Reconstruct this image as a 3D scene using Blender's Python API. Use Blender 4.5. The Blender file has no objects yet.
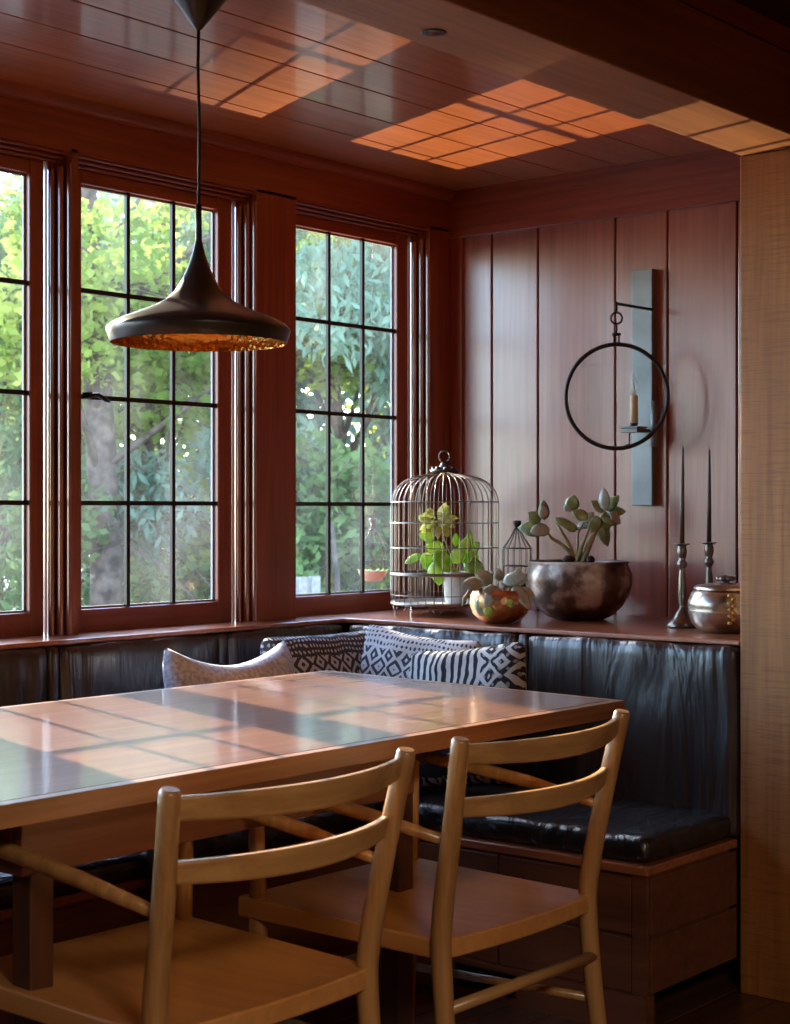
import bpy, math, random
from mathutils import Vector, Matrix, noise
random.seed(7)
PI = math.pi
S = bpy.context.scene
COL = S.collection
FWD = Vector((.768, .6404, 0)); RGT = Vector((.6404, -.768, 0)); UP = Vector((0, 0, 1))

# ------------------------------------------------------------------ mesh builder
class MB:
    def __init__(s): s.v = []; s.f = []; s.sm = []
    def add(s, vs, fs, smooth=False, M=None):
        b = len(s.v)
        s.v += [tuple(M @ Vector(p)) if M is not None else tuple(p) for p in vs]
        s.f += [tuple(b + i for i in f) for f in fs]; s.sm += [smooth] * len(fs)
        return s
    def box(s, x0, y0, z0, x1, y1, z1, M=None):
        vs = [(x0,y0,z0),(x1,y0,z0),(x1,y1,z0),(x0,y1,z0),(x0,y0,z1),(x1,y0,z1),(x1,y1,z1),(x0,y1,z1)]
        fs = [(0,3,2,1),(4,5,6,7),(0,1,5,4),(1,2,6,5),(2,3,7,6),(3,0,4,7)]
        return s.add(vs, fs, False, M)
    def prism(s, poly, z0, z1):
        n = len(poly)
        vs = [(p[0],p[1],z0) for p in poly] + [(p[0],p[1],z1) for p in poly]
        fs = [tuple(range(n))[::-1], tuple(range(n, 2*n))] + [(i,(i+1)%n,n+(i+1)%n,n+i) for i in range(n)]
        return s.add(vs, fs)
    def tube(s, pts, r, n=10, cap=True, flat=None, closed=False):
        pts = [Vector(p) for p in pts]; m = len(pts)
        rs = r if isinstance(r, (list, tuple)) else [r]*m
        vs = []; ref = None
        for i, p in enumerate(pts):
            if closed: t = (pts[(i+1)%m] - pts[i-1]).normalized()
            else: t = (pts[min(i+1,m-1)] - pts[max(i-1,0)]).normalized()
            if ref is None:
                ref = Vector((0,0,1)) if abs(t.z) < .9 else Vector((1,0,0))
                if flat is not None: ref = Vector(flat[0])
            u = ref - t*ref.dot(t)
            if u.length < 1e-6: u = t.orthogonal()
            u.normalize(); w = t.cross(u); ref = u
            a, b = (rs[i], rs[i]) if flat is None else (rs[i]*flat[1], rs[i])
            for k in range(n):
                an = 2*PI*k/n
                vs.append(p + u*math.cos(an)*a + w*math.sin(an)*b)
        fs = []
        for i in range(m if closed else m-1):
            j = (i+1) % m
            for k in range(n):
                fs.append((i*n+k, i*n+(k+1)%n, j*n+(k+1)%n, j*n+k))
        s.add(vs, fs, True)
        if cap and not closed:
            b = len(s.v) - len(vs)
            s.f += [tuple(b+k for k in range(n))[::-1], tuple(b+(m-1)*n+k for k in range(n))]; s.sm += [False, False]
        return s
    def lathe(s, prof, c=(0,0,0), n=32, M=None, rough=0):
        vs = []; m = len(prof)
        for (r, z) in prof:
            for k in range(n):
                a = 2*PI*k/n; rr = max(r, 1e-5)
                vs.append((c[0]+rr*math.cos(a), c[1]+rr*math.sin(a), c[2]+z))
        fs = [(i*n+k, i*n+(k+1)%n, (i+1)*n+(k+1)%n, (i+1)*n+k) for i in range(m-1) for k in range(n)]
        return s.add(vs, fs, True, M)
    def ball(s, c, rx, ry=None, rz=None, n=12, M=None):
        ry = ry or rx; rz = rz or rx
        vs = []; fs = []; m = n//2+1
        for i in range(m+1):
            t = PI*i/m
            for k in range(n):
                a = 2*PI*k/n; q = max(math.sin(t), 1e-4)
                vs.append((c[0]+rx*q*math.cos(a), c[1]+ry*q*math.sin(a), c[2]-rz*math.cos(t)))
        for i in range(m):
            for k in range(n): fs.append((i*n+k, i*n+(k+1)%n, (i+1)*n+(k+1)%n, (i+1)*n+k))
        return s.add(vs, fs, True, M)
    def puffy(s, x0, y0, z0, x1, y1, z1, r=.03, bulge=(0,0,0), seg=(8,8,8), jit=0, jf=8, M=None):
        c = Vector(((x0+x1)/2,(y0+y1)/2,(z0+z1)/2)); h = Vector(((x1-x0)/2,(y1-y0)/2,(z1-z0)/2))
        for ax in range(3):
            for sg in (-1, 1):
                a, b = (ax+1)%3, (ax+2)%3
                na, nb = seg[a], seg[b]; vs = []
                for i in range(na+1):
                    for j in range(nb+1):
                        p = Vector((0,0,0)); p[ax] = sg*h[ax]
                        ua = -1+2*i/na; ub = -1+2*j/nb
                        p[a] = ua*h[a]; p[b] = ub*h[b]
                        q = Vector([max(-(h[k]-r), min(h[k]-r, p[k])) for k in range(3)])
                        d = p - q
                        if d.length > 1e-9: p = q + d.normalized()*r
                        t = [p[k]/h[k] for k in range(3)]
                        for k in range(3):
                            if bulge[k]:
                                o = [m for m in range(3) if m != k]
                                p[k] += t[k]*bulge[k]*(1-t[o[0]]**2)*(1-t[o[1]]**2)
                        if jit:
                            w = (c+p)*jf
                            p += Vector((noise.noise(w), noise.noise(w+Vector((9,0,0))), noise.noise(w+Vector((0,9,0)))))*jit
                        vs.append(c+p)
                fs = []
                for i in range(na):
                    for j in range(nb):
                        q = (i*(nb+1)+j, (i+1)*(nb+1)+j, (i+1)*(nb+1)+j+1, i*(nb+1)+j+1)
                        fs.append(q if sg > 0 else q[::-1])
                s.add(vs, fs, True, M)
        return s
    def leaf(s, p, d, nrm, L, W, th=.15, bend=.2):
        """thick oval leaf from p along d"""
        d = Vector(d).normalized(); nrm = Vector(nrm); nrm = (nrm - d*nrm.dot(d))
        if nrm.length < 1e-4: nrm = d.orthogonal()
        nrm.normalize(); sd = d.cross(nrm); vs = []; m = 7; n = 8
        for i in range(m+1):
            t = i/m; w = W*.5*(math.sin(PI*min(1, t**.8))**.75 if 0 < t < 1 else .02)+.0004
            c = Vector(p) + d*L*t - nrm*bend*L*(t*t)
            for k in range(n):
                a = 2*PI*k/n
                vs.append(c + sd*w*math.cos(a) + nrm*w*th*math.sin(a))
        fs = [(i*n+k, i*n+(k+1)%n, (i+1)*n+(k+1)%n, (i+1)*n+k) for i in range(m) for k in range(n)]
        fs += [tuple(range(n))[::-1], tuple(m*n+k for k in range(n))]
        return s.add(vs, fs, True)
    def build(s, name, mat=None, parent=None, loc=None, bevel=0, merge=False, weld=False):
        me = bpy.data.meshes.new(name); me.from_pydata(s.v, [], s.f); me.update()
        me.polygons.foreach_set('use_smooth', s.sm)
        if mat: me.materials.append(mat)
        o = bpy.data.objects.new(name, me); COL.objects.link(o)
        if loc is not None: o.location = loc
        if parent: o.parent = parent
        if weld:
            m = o.modifiers.new('weld', 'WELD'); m.merge_threshold = .0003
        if bevel:
            b = o.modifiers.new('bevel', 'BEVEL'); b.width = bevel; b.segments = 2; b.limit_method = 'ANGLE'; b.angle_limit = .6
        return o

def tag(o, label, cat, group=None, kind=None):
    o['label'] = label; o['category'] = cat
    if group: o['group'] = group
    if kind: o['kind'] = kind
    return o
def empty(name, loc=(0,0,0), rz=0):
    o = bpy.data.objects.new(name, None); COL.objects.link(o); o.location = loc; o.rotation_euler = (0,0,rz)
    o.empty_display_size = .05
    return o
def thing(name, label, cat, loc=(0,0,0), rz=0, group=None): return tag(empty(name, loc, rz), label, cat, group)
def struct(o): o['kind'] = 'structure'; return o
def copy_tree(o, parent=None):
    c = o.copy(); COL.objects.link(c); c.parent = parent
    for ch in o.children: copy_tree(ch, c)
    return c

# ------------------------------------------------------------------ materials
def new_mat(name):
    m = bpy.data.materials.new(name); m.use_nodes = True
    nt = m.node_tree; b = nt.nodes['Principled BSDF']
    return m, nt, b
def N(nt, t, **k):
    n = nt.nodes.new(t)
    for a, v in k.items():
        if a in n.inputs: n.inputs[a].default_value = v
        else: setattr(n, a, v)
    return n
def ramp(nt, stops, src):
    r = nt.nodes.new('ShaderNodeValToRGB'); e = r.color_ramp.elements
    while len(e) < len(stops): e.new(.5)
    for q, (p, c) in zip(e, stops): q.position = p; q.color = (*c, 1)
    nt.links.new(src, r.inputs[0]); return r.outputs[0]
def coords(nt, scale=(1,1,1), rot=(0,0,0)):
    tc = nt.nodes.new('ShaderNodeTexCoord'); mp = nt.nodes.new('ShaderNodeMapping')
    mp.inputs['Scale'].default_value = scale; mp.inputs['Rotation'].default_value = rot
    nt.links.new(tc.outputs['Object'], mp.inputs[0]); return mp.outputs[0]
def bump(nt, b, src, strength=.2, dist=.01):
    n = N(nt, 'ShaderNodeBump'); n.inputs['Strength'].default_value = strength; n.inputs['Distance'].default_value = dist
    nt.links.new(src, n.inputs['Height']); nt.links.new(n.outputs[0], b.inputs['Normal']); return n
def wood(name, c1, c2, axis='X', scale=1.0, rough=.4, coat=0, coat_rough=.1, bmp=.08, spec=.5, saw=False, aniso=0, blot=.35):
    m, nt, b = new_mat(name)
    g = {'X': (2.2, 52, 52), 'Y': (52, 2.2, 52), 'Z': (52, 52, 2.2)}[axis]
    co = coords(nt, tuple(q*scale for q in g))
    n1 = N(nt, 'ShaderNodeTexNoise', Scale=1.0, Detail=6.0, Roughness=.62, Distortion=.35); nt.links.new(co, n1.inputs['Vector'])
    co2 = coords(nt, tuple(q*scale*(.08 if q > 3 else .3) for q in g))
    n2 = N(nt, 'ShaderNodeTexNoise', Scale=1.0, Detail=3.0); nt.links.new(co2, n2.inputs['Vector'])
    mx = N(nt, 'ShaderNodeMix', data_type='FLOAT'); mx.inputs[0].default_value = blot
    nt.links.new(n1.outputs[0], mx.inputs[2]); nt.links.new(n2.outputs[0], mx.inputs[3])
    mid = tuple((a+b_)/2 for a, b_ in zip(c1, c2))
    colr = ramp(nt, [(.32, c1), (.5, mid), (.68, c2)], mx.outputs[0])
    if saw:   # cross saw marks of rough lumber
        co3 = coords(nt, (9, 9, 260)); n3 = N(nt, 'ShaderNodeTexNoise', Scale=1.0, Detail=2.0); nt.links.new(co3, n3.inputs['Vector'])
        dk = ramp(nt, [(.36, (.45,.42,.4)), (.48, (1,1,1))], n3.outputs[0])
        mm = N(nt, 'ShaderNodeMix', data_type='RGBA', blend_type='MULTIPLY'); mm.inputs[0].default_value = .45
        nt.links.new(colr, mm.inputs[6]); nt.links.new(dk, mm.inputs[7]); colr = mm.outputs[2]
    nt.links.new(colr, b.inputs['Base Color'])
    b.inputs['Roughness'].default_value = rough; b.inputs['Specular IOR Level'].default_value = spec
    b.inputs['Coat Weight'].default_value = coat; b.inputs['Coat Roughness'].default_value = coat_rough
    if bmp: bump(nt, b, n1.outputs[0], bmp, .004)
    return m
def plain(name, c, rough=.5, metal=0, spec=.5, coat=0, bmp=0, bs=40, var=0, trans=0, aniso=0):
    m, nt, b = new_mat(name)
    b.inputs['Base Color'].default_value = (*c, 1); b.inputs['Roughness'].default_value = rough
    b.inputs['Metallic'].default_value = metal; b.inputs['Specular IOR Level'].default_value = spec
    b.inputs['Coat Weight'].default_value = coat; b.inputs['Transmission Weight'].default_value = trans
    if bmp or var:
        n = N(nt, 'ShaderNodeTexNoise', Scale=float(bs), Detail=4.0); nt.links.new(coords(nt), n.inputs['Vector'])
        if var: nt.links.new(ramp(nt, [(.35, tuple(q*(1-var) for q in c)), (.65, tuple(min(1, q*(1+var)) for q in c))], n.outputs[0]), b.inputs['Base Color'])
        if bmp: bump(nt, b, n.outputs[0], bmp, .005)
    return m

M = {}
RED1, RED2 = (.13,.024,.010), (.32,.078,.034)
M['wallwood_z'] = wood('red_wood_vertical', RED1, RED2, 'Z', 1, .38, .25, .25, .05)
M['wallwood_x'] = wood('red_wood_along', RED1, RED2, 'X', 1, .38, .25, .22, .05)
M['wallwood_y'] = wood('red_wood_across', RED1, RED2, 'Y', 1, .38, .25, .22, .05)
M['ledge'] = wood('ledge_wood', (.24,.062,.022), (.46,.16,.07), 'Y', 1, .32, .8, .16, .04)
M['bead'] = wood('varnished_bead_wood', RED1, RED2, 'Z', 1, .3, 1.0, .12, .02)
M['bead'].node_tree.nodes['Principled BSDF'].inputs['Coat IOR'].default_value = 2.1
M['panel'] = wood('panel_wood', (.20,.055,.036), (.38,.125,.085), 'Z', 1, .34, .8, .24, .05)
M['ceiling'] = wood('varnished_ceiling_wood', (.22,.058,.017), (.48,.155,.050), 'X', 1, .35, .55, .11, .05)
M['beam'] = wood('knotty_beam_wood', (.20,.078,.026), (.46,.21,.08), 'X', .6, .5, .1, .3, .12)
M['pillar'] = wood('rough_sawn_post', (.22,.078,.016), (.46,.185,.048), 'Z', .8, .5, .05, .3, .35, saw=True)
M['table'] = wood('table_wood', (.15,.055,.022), (.36,.160,.075), 'X', .7, .32, 1.0, .14, .03)
M['table'].node_tree.nodes['Principled BSDF'].inputs['Coat IOR'].default_value = 1.75
M['edge'] = wood('table_edge_wood', (.14,.05,.018), (.36,.155,.062), 'X', .8, .4, .2, .2, .05)
M['oak'] = wood('honey_chair_wood', (.24,.105,.028), (.60,.33,.12), 'Z', .8, .36, .6, .2, .05)
M['oak_x'] = wood('honey_chair_wood_along', (.26,.12,.034), (.60,.34,.125), 'X', .8, .36, .25, .25, .05)
M['oak_seat'] = wood('honey_seat_wood', (.38,.15,.038), (.74,.36,.11), 'Y', .55, .33, .3, .22, .04, blot=.6)
M['bench'] = wood('bench_wood', (.085,.026,.011), (.20,.07,.03), 'X', .8, .42, .1, .3, .05)
M['bench_y'] = wood('bench_wood_across', (.085,.026,.011), (.20,.07,.03), 'Y', .8, .42, .1, .3, .05)
M['darkleg'] = wood('dark_leg_wood', (.035,.012,.006), (.09,.032,.014), 'Z', .8, .45, 0, .3, .05)
M['floor'] = wood('floor_wood', (.05,.018,.008), (.13,.05,.02), 'X', .6, .35, .2, .2, .05)
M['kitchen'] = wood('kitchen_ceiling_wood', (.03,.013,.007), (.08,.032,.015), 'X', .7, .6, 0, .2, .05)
M['darkmetal'] = plain('aged_iron', (.02,.018,.016), .42, .7)
M['muntin'] = plain('bronze_muntin', (.030,.022,.017), .4, .5)
M['spacer'] = plain('pale_window_spacer', (.32,.32,.32), .5)
M['shade'] = plain('black_lacquered_brass', (.013,.012,.010), .36, 0, .6, .2)
M['cord'] = plain('black_cord', (.01,.01,.01), .6)
M['plate'] = plain('blue_grey_steel', (.19,.20,.205), .42, .5, var=.15, bs=8)
M['wire'] = plain('weathered_wire', (.23,.20,.17), .35, .85)
M['darkwire'] = plain('dark_wire', (.06,.05,.045), .4, .8)
M['galv'] = plain('pale_tray', (.62,.60,.55), .5, .3, var=.15)
M['pewter'] = plain('aged_pewter', (.16,.145,.125), .30, .9, var=.3, bs=30, bmp=.1)
M['taper'] = plain('dark_wax', (.055,.035,.032), .45)
M['cream'] = plain('cream_candle_sleeve', (.75,.60,.40), .6)
M['zinc'] = plain('zinc_pot', (.55,.56,.56), .45, .3, var=.15, bs=20)
M['soil'] = plain('soil', (.03,.02,.014), .9, bmp=.6, bs=60)
M['stem'] = plain('succulent_stem', (.30,.26,.13), .6, var=.3, bs=30)
M['pale_disc'] = plain('pale_mirror', (.8,.8,.8), .1, 1)

# hammered brass interior
m, nt, b = new_mat('hammered_gold'); M['gold'] = m
b.inputs['Base Color'].default_value = (.78,.42,.10,1); b.inputs['Metallic'].default_value = 1; b.inputs['Roughness'].default_value = .22
v = N(nt, 'ShaderNodeTexVoronoi', Scale=90.0); nt.links.new(coords(nt), v.inputs['Vector']); bump(nt, b, v.outputs['Distance'], .5, .006)
# copper bowl
m, nt, b = new_mat('hammered_copper'); M['copper'] = m
b.inputs['Base Color'].default_value = (.46,.25,.12,1); b.inputs['Metallic'].default_value = 1; b.inputs['Roughness'].default_value = .34
v = N(nt, 'ShaderNodeTexVoronoi', Scale=70.0); nt.links.new(coords(nt), v.inputs['Vector']); bump(nt, b, v.outputs['Distance'], .35, .004)
# big bowl : patinated bronze
m, nt, b = new_mat('patinated_bronze'); M['bronze'] = m
v = N(nt, 'ShaderNodeTexVoronoi', Scale=22.0); nt.links.new(coords(nt), v.inputs['Vector'])
n = N(nt, 'ShaderNodeTexNoise', Scale=14.0, Detail=6.0); nt.links.new(coords(nt), n.inputs['Vector'])
c = ramp(nt, [(.3, (.02,.013,.010)), (.5, (.14,.09,.065)), (.64, (.50,.44,.40))], n.outputs[0]); nt.links.new(c, b.inputs['Base Color'])
b.inputs['Metallic'].default_value = .65; nt.links.new(ramp(nt, [(.3,(.36,)*3), (.7,(.55,)*3)], n.outputs[0]), b.inputs['Roughness'])
bump(nt, b, v.outputs['Distance'], .35, .006)
# silver pot
m, nt, b = new_mat('tarnished_silver'); M['silver'] = m
n = N(nt, 'ShaderNodeTexNoise', Scale=16.0, Detail=6.0); nt.links.new(coords(nt), n.inputs['Vector'])
nt.links.new(ramp(nt, [(.35, (.22,.17,.12)), (.6, (.62,.58,.50))], n.outputs[0]), b.inputs['Base Color'])
b.inputs['Metallic'].default_value = .95; b.inputs['Roughness'].default_value = .27; bump(nt, b, n.outputs[0], .15, .005)
# leather
def leather(name, sc, strength, c=(.019,.013,.011), rough=.33, fine=.0):
    m, nt, b = new_mat(name)
    n = N(nt, 'ShaderNodeTexNoise', Scale=1.0, Detail=4.0, Roughness=.5, Distortion=.6); nt.links.new(coords(nt, sc), n.inputs['Vector'])
    n2 = N(nt, 'ShaderNodeTexNoise', Scale=140.0, Detail=3.0); nt.links.new(coords(nt), n2.inputs['Vector'])
    nt.links.new(ramp(nt, [(.3, c), (.7, tuple(q*2.2 for q in c))], n.outputs[0]), b.inputs['Base Color'])
    b.inputs['Roughness'].default_value = rough; b.inputs['Specular IOR Level'].default_value = .75
    b1 = bump(nt, b, n.outputs[0], strength, .035)
    b2 = N(nt, 'ShaderNodeBump'); b2.inputs['Strength'].default_value = .15; b2.inputs['Distance'].default_value = .002
    nt.links.new(n2.outputs[0], b2.inputs['Height']); nt.links.new(b1.outputs[0], b2.inputs['Normal']); nt.links.new(b2.outputs[0], b.inputs['Normal'])
    return m
M['leather'] = leather('black_leather_back', (9, 9, 1.3), .8, rough=.34)
M['leather_seat'] = leather('black_leather_seat', (9, 16, 9), .6, (.009,.008,.009), .30)
# fabrics, using the pillow's own plane (x across, z up)
def fabric(name, build):
    m, nt, b = new_mat(name); tc = nt.nodes.new('ShaderNodeTexCoord')
    b.inputs['Roughness'].default_value = .9; b.inputs['Specular IOR Level'].default_value = .15
    dn = N(nt, 'ShaderNodeTexNoise', Scale=14.0, Detail=2.0); nt.links.new(tc.outputs['Object'], dn.inputs['Vector'])
    vm = N(nt, 'ShaderNodeVectorMath', operation='MULTIPLY_ADD'); nt.links.new(dn.outputs['Color'], vm.inputs[0]); vm.inputs[1].default_value = (.03,.03,.03); nt.links.new(tc.outputs['Object'], vm.inputs[2])
    nt.links.new(build(nt, vm.outputs[0]), b.inputs['Base Color'])
    w = N(nt, 'ShaderNodeTexNoise', Scale=260.0, Detail=2.0); nt.links.new(tc.outputs['Object'], w.inputs['Vector']); bump(nt, b, w.outputs[0], .5, .003)
    return m
def f_grey(nt, co):
    n = N(nt, 'ShaderNodeTexNoise', Scale=90.0, Detail=5.0); nt.links.new(co, n.inputs['Vector'])
    return ramp(nt, [(.35, (.38,.40,.46)), (.65, (.72,.75,.82))], n.outputs[0])
M['f_grey'] = fabric('grey_woven_fabric', f_grey)
def math_(nt, op, a, b=None, c=None):
    n = nt.nodes.new('ShaderNodeMath'); n.operation = op
    for i, q in enumerate((a, b, c)):
        if q is None: continue
        if isinstance(q, (int, float)): n.inputs[i].default_value = q
        else: nt.links.new(q, n.inputs[i])
    return n.outputs[0]
def motif(nt, co, sx=1.0, sz=1.0):
    """diamond and hook motif: nested diamonds on a grid, cut by steps"""
    sp = nt.nodes.new('ShaderNodeSeparateXYZ'); nt.links.new(co, sp.inputs[0]); x, z = sp.outputs[0], sp.outputs[2]
    ax = math_(nt, 'PINGPONG', math_(nt, 'MULTIPLY', x, 11*sx), .5)
    az = math_(nt, 'PINGPONG', math_(nt, 'MULTIPLY', z, 9*sz), .5)
    d = math_(nt, 'ADD', ax, az)
    r = math_(nt, 'PINGPONG', math_(nt, 'MULTIPLY', d, 2.4), .5)
    a = math_(nt, 'GREATER_THAN', r, .27)
    fx = math_(nt, 'PINGPONG', math_(nt, 'MULTIPLY', x, 48*sx), .5); fz = math_(nt, 'PINGPONG', math_(nt, 'MULTIPLY', z, 34*sz), .5)
    h = math_(nt, 'GREATER_THAN', math_(nt, 'MULTIPLY', fx, fz), .1)
    band = math_(nt, 'GREATER_THAN', math_(nt, 'PINGPONG', math_(nt, 'MULTIPLY', z, 5.2), .5), .26)
    return x, z, a, h, band
def f_ikat(nt, co, dark=(.07,.07,.085), light=(.66,.66,.66), flip=False):
    x, z, a, h, band = motif(nt, co, 1.7, 1.8)
    v = math_(nt, 'ADD', math_(nt, 'MULTIPLY', a, band), math_(nt, 'MULTIPLY', h, math_(nt, 'SUBTRACT', 1, band)))
    if flip: v = math_(nt, 'SUBTRACT', 1, v)
    n = N(nt, 'ShaderNodeTexNoise', Scale=60.0, Detail=3.0); nt.links.new(co, n.inputs['Vector'])
    v = math_(nt, 'ADD', v, math_(nt, 'MULTIPLY', math_(nt, 'SUBTRACT', n.outputs[0], .5), .5))
    return ramp(nt, [(.3, dark), (.75, light)], v)
M['f_ikat'] = fabric('ikat_fabric', f_ikat)
M['f_ikat2'] = fabric('ikat_fabric_dark', lambda nt, co: f_ikat(nt, co, flip=True))
def f_stripe(nt, co):
    x, z, a, h, band = motif(nt, co, 1.2, 1.5)
    st = math_(nt, 'GREATER_THAN', math_(nt, 'PINGPONG', math_(nt, 'MULTIPLY', x, 44), .5), .24)
    mid = math_(nt, 'LESS_THAN', math_(nt, 'ABSOLUTE', math_(nt, 'ADD', x, .03)), .115)
    up = math_(nt, 'GREATER_THAN', z, -.03)
    mid = math_(nt, 'MULTIPLY', mid, up)
    hz = math_(nt, 'GREATER_THAN', math_(nt, 'PINGPONG', math_(nt, 'MULTIPLY', z, 16), .5), .3)
    other = math_(nt, 'MULTIPLY', math_(nt, 'MAXIMUM', math_(nt, 'MULTIPLY', a, .9), math_(nt, 'MULTIPLY', h, .5)), math_(nt, 'MAXIMUM', up, math_(nt, 'MULTIPLY', hz, 1.0)))
    v = math_(nt, 'ADD', math_(nt, 'MULTIPLY', st, mid), math_(nt, 'MULTIPLY', other, math_(nt, 'SUBTRACT', 1, mid)))
    return ramp(nt, [(.3, (.035,.033,.038)), (.7, (.60,.58,.55))], v)
M['f_stripe'] = fabric('striped_fabric', f_stripe)
# glass (thin pane: fresnel reflection over plain transparency, a little dust)
def pane_mat(name, dust=.03, tint=(.97,.99,.98)):
    m = bpy.data.materials.new(name); m.use_nodes = True; nt = m.node_tree
    for n in list(nt.nodes): nt.nodes.remove(n)
    out = N(nt, 'ShaderNodeOutputMaterial'); fr = N(nt, 'ShaderNodeFresnel', IOR=1.45)
    geo = N(nt, 'ShaderNodeNewGeometry'); iv = N(nt, 'ShaderNodeMix', data_type='FLOAT'); iv.inputs[2].default_value = 1.45; iv.inputs[3].default_value = 1/1.45
    nt.links.new(geo.outputs['Backfacing'], iv.inputs[0]); nt.links.new(iv.outputs[0], fr.inputs['IOR'])
    tr = N(nt, 'ShaderNodeBsdfTransparent'); tr.inputs[0].default_value = (*tint, 1)
    gl = N(nt, 'ShaderNodeBsdfGlossy', Roughness=0.0); mx = N(nt, 'ShaderNodeMixShader')
    nt.links.new(fr.outputs[0], mx.inputs[0]); nt.links.new(tr.outputs[0], mx.inputs[1]); nt.links.new(gl.outputs[0], mx.inputs[2])
    res = mx.outputs[0]
    if dust:
        tl = N(nt, 'ShaderNodeBsdfTranslucent'); tl.inputs[0].default_value = (.8,.85,.9,1)
        n = N(nt, 'ShaderNodeTexNoise', Scale=1.0, Detail=3.0); nt.links.new(coords(nt, (5,5,2.2)), n.inputs['Vector'])
        fac = ramp(nt, [(.38, (dust*.15,)*3), (.7, (dust*1.6,)*3)], n.outputs[0])
        m2 = N(nt, 'ShaderNodeMixShader'); nt.links.new(fac, m2.inputs[0]); nt.links.new(res, m2.inputs[1]); nt.links.new(tl.outputs[0], m2.inputs[2]); res = m2.outputs[0]
    nt.links.new(res, out.inputs[0]); return m
M['glass'] = pane_mat('window_glass', .010)
M['glass_clear'] = pane_mat('clear_glass', 0)
M['glass_bulb'] = pane_mat('bulb_glass', .45)
# leaves: diffuse + translucent
def leaf_mat(name, c1, c2, tr=.45, sc=1.2, gloss=.0, rough=.4):
    m = bpy.data.materials.new(name); m.use_nodes = True; nt = m.node_tree
    for n in list(nt.nodes): nt.nodes.remove(n)
    out = N(nt, 'ShaderNodeOutputMaterial')
    n = N(nt, 'ShaderNodeTexNoise', Scale=sc, Detail=3.0); nt.links.new(coords(nt), n.inputs['Vector'])
    c = ramp(nt, [(.35, c1), (.65, c2)], n.outputs[0])
    df = N(nt, 'ShaderNodeBsdfDiffuse'); tl = N(nt, 'ShaderNodeBsdfTranslucent'); mx = N(nt, 'ShaderNodeMixShader'); mx.inputs[0].default_value = tr
    nt.links.new(c, df.inputs[0]); nt.links.new(c, tl.inputs[0]); nt.links.new(df.outputs[0], mx.inputs[1]); nt.links.new(tl.outputs[0], mx.inputs[2])
    res = mx.outputs[0]
    if gloss:
        g = N(nt, 'ShaderNodeBsdfGlossy', Roughness=rough); m2 = N(nt, 'ShaderNodeMixShader'); m2.inputs[0].default_value = gloss
        nt.links.new(res, m2.inputs[1]); nt.links.new(g.outputs[0], m2.inputs[2]); res = m2.outputs[0]
    nt.links.new(res, out.inputs[0]); return m
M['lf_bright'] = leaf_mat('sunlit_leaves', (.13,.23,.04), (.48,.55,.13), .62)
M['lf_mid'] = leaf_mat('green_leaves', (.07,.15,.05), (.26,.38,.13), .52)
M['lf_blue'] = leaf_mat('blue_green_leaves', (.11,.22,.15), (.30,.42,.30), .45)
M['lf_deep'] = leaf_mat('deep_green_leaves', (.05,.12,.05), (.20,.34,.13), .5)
M['lf_pothos'] = leaf_mat('pothos_leaves', (.30,.60,.05), (.70,.85,.22), .5, 30, .08)
M['lf_pale'] = leaf_mat('pale_yellow_leaves', (.65,.70,.25), (.88,.86,.5), .5, 30, .05)
M['lf_jade'] = leaf_mat('jade_leaves', (.13,.22,.06), (.30,.38,.14), .15, 30, .12, .3)
M['lf_grey'] = leaf_mat('grey_green_leaves', (.27,.29,.22), (.45,.45,.36), .15, 40, .12, .3)
M['bark'] = plain('bark', (.085,.062,.048), .9, bmp=.9, bs=12, var=.65)
M['bounce_ground'] = plain('grey_bounce_ground', (.15,.15,.155), .95, bmp=.5, bs=8, var=.4)  # unseen ground; grey picked to bounce cool light onto the ceiling

# ------------------------------------------------------------------ the room
WY, BX, CZ, LZ = 3.36, 4.33, 2.265, .875      # window wall face, back wall face, alcove ceiling, ledge height
PY0, PY1, PX = 1.735, 1.937, 3.662             # beam and post
o = MB()
y = -2.6
while y < 3.4:
    o.box(-2.6, y, -.03, 4.6, y+.116, 0); y += .12
struct(o.build('floor', M['floor'], bevel=.002))
# ceiling of alcove: boards with open grooves
o = MB(); o.box(-2.6, 1.74, CZ+.012, 4.6, 3.5, 2.42)
ys = [1.76, 1.945, 2.13, 2.325, 2.513, 2.70, 2.885, 3.068, 3.36]
for a, b_ in zip(ys, ys[1:]): o.box(-2.6, a+.0028, CZ, 4.6, b_-.0028, CZ+.02)
struct(o.build('ceiling', M['ceiling'], bevel=.0015))
o = MB(); o.box(-2.6, -2.6, 2.33, 4.6, 1.74, 2.4)
for k in range(9): o.box(-2.6, -2.4+k*.45, 2.25, 4.6, -2.28+k*.45, 2.34)
struct(o.build('ceiling_kitchen', M['kitchen']))
# crown strip between ceiling and window wall, and along the back wall
o = MB()
n = 6
for ax in (0,):
    vs = []
    for i in range(n+1):
        a = PI/2*i/n; r = .032
        off = r - r*math.cos(a) ; dz = r - r*math.sin(a)
        for t in (0, 1):
            if ax == 0: vs.append((-2.6 if t == 0 else BX, WY - .032 + .032*(1-math.cos(a)), CZ - .032*math.sin(a)))
            else: vs.append((BX - .022 - .02 + .02*(1-math.cos(a)), (.0 if t == 0 else WY), CZ - .02*math.sin(a)))
    o.add(vs, [(2*i, 2*i+1, 2*i+3, 2*i+2) for i in range(n)], True)
struct(o.build('trim_1', M['wallwood_x']))
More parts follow.
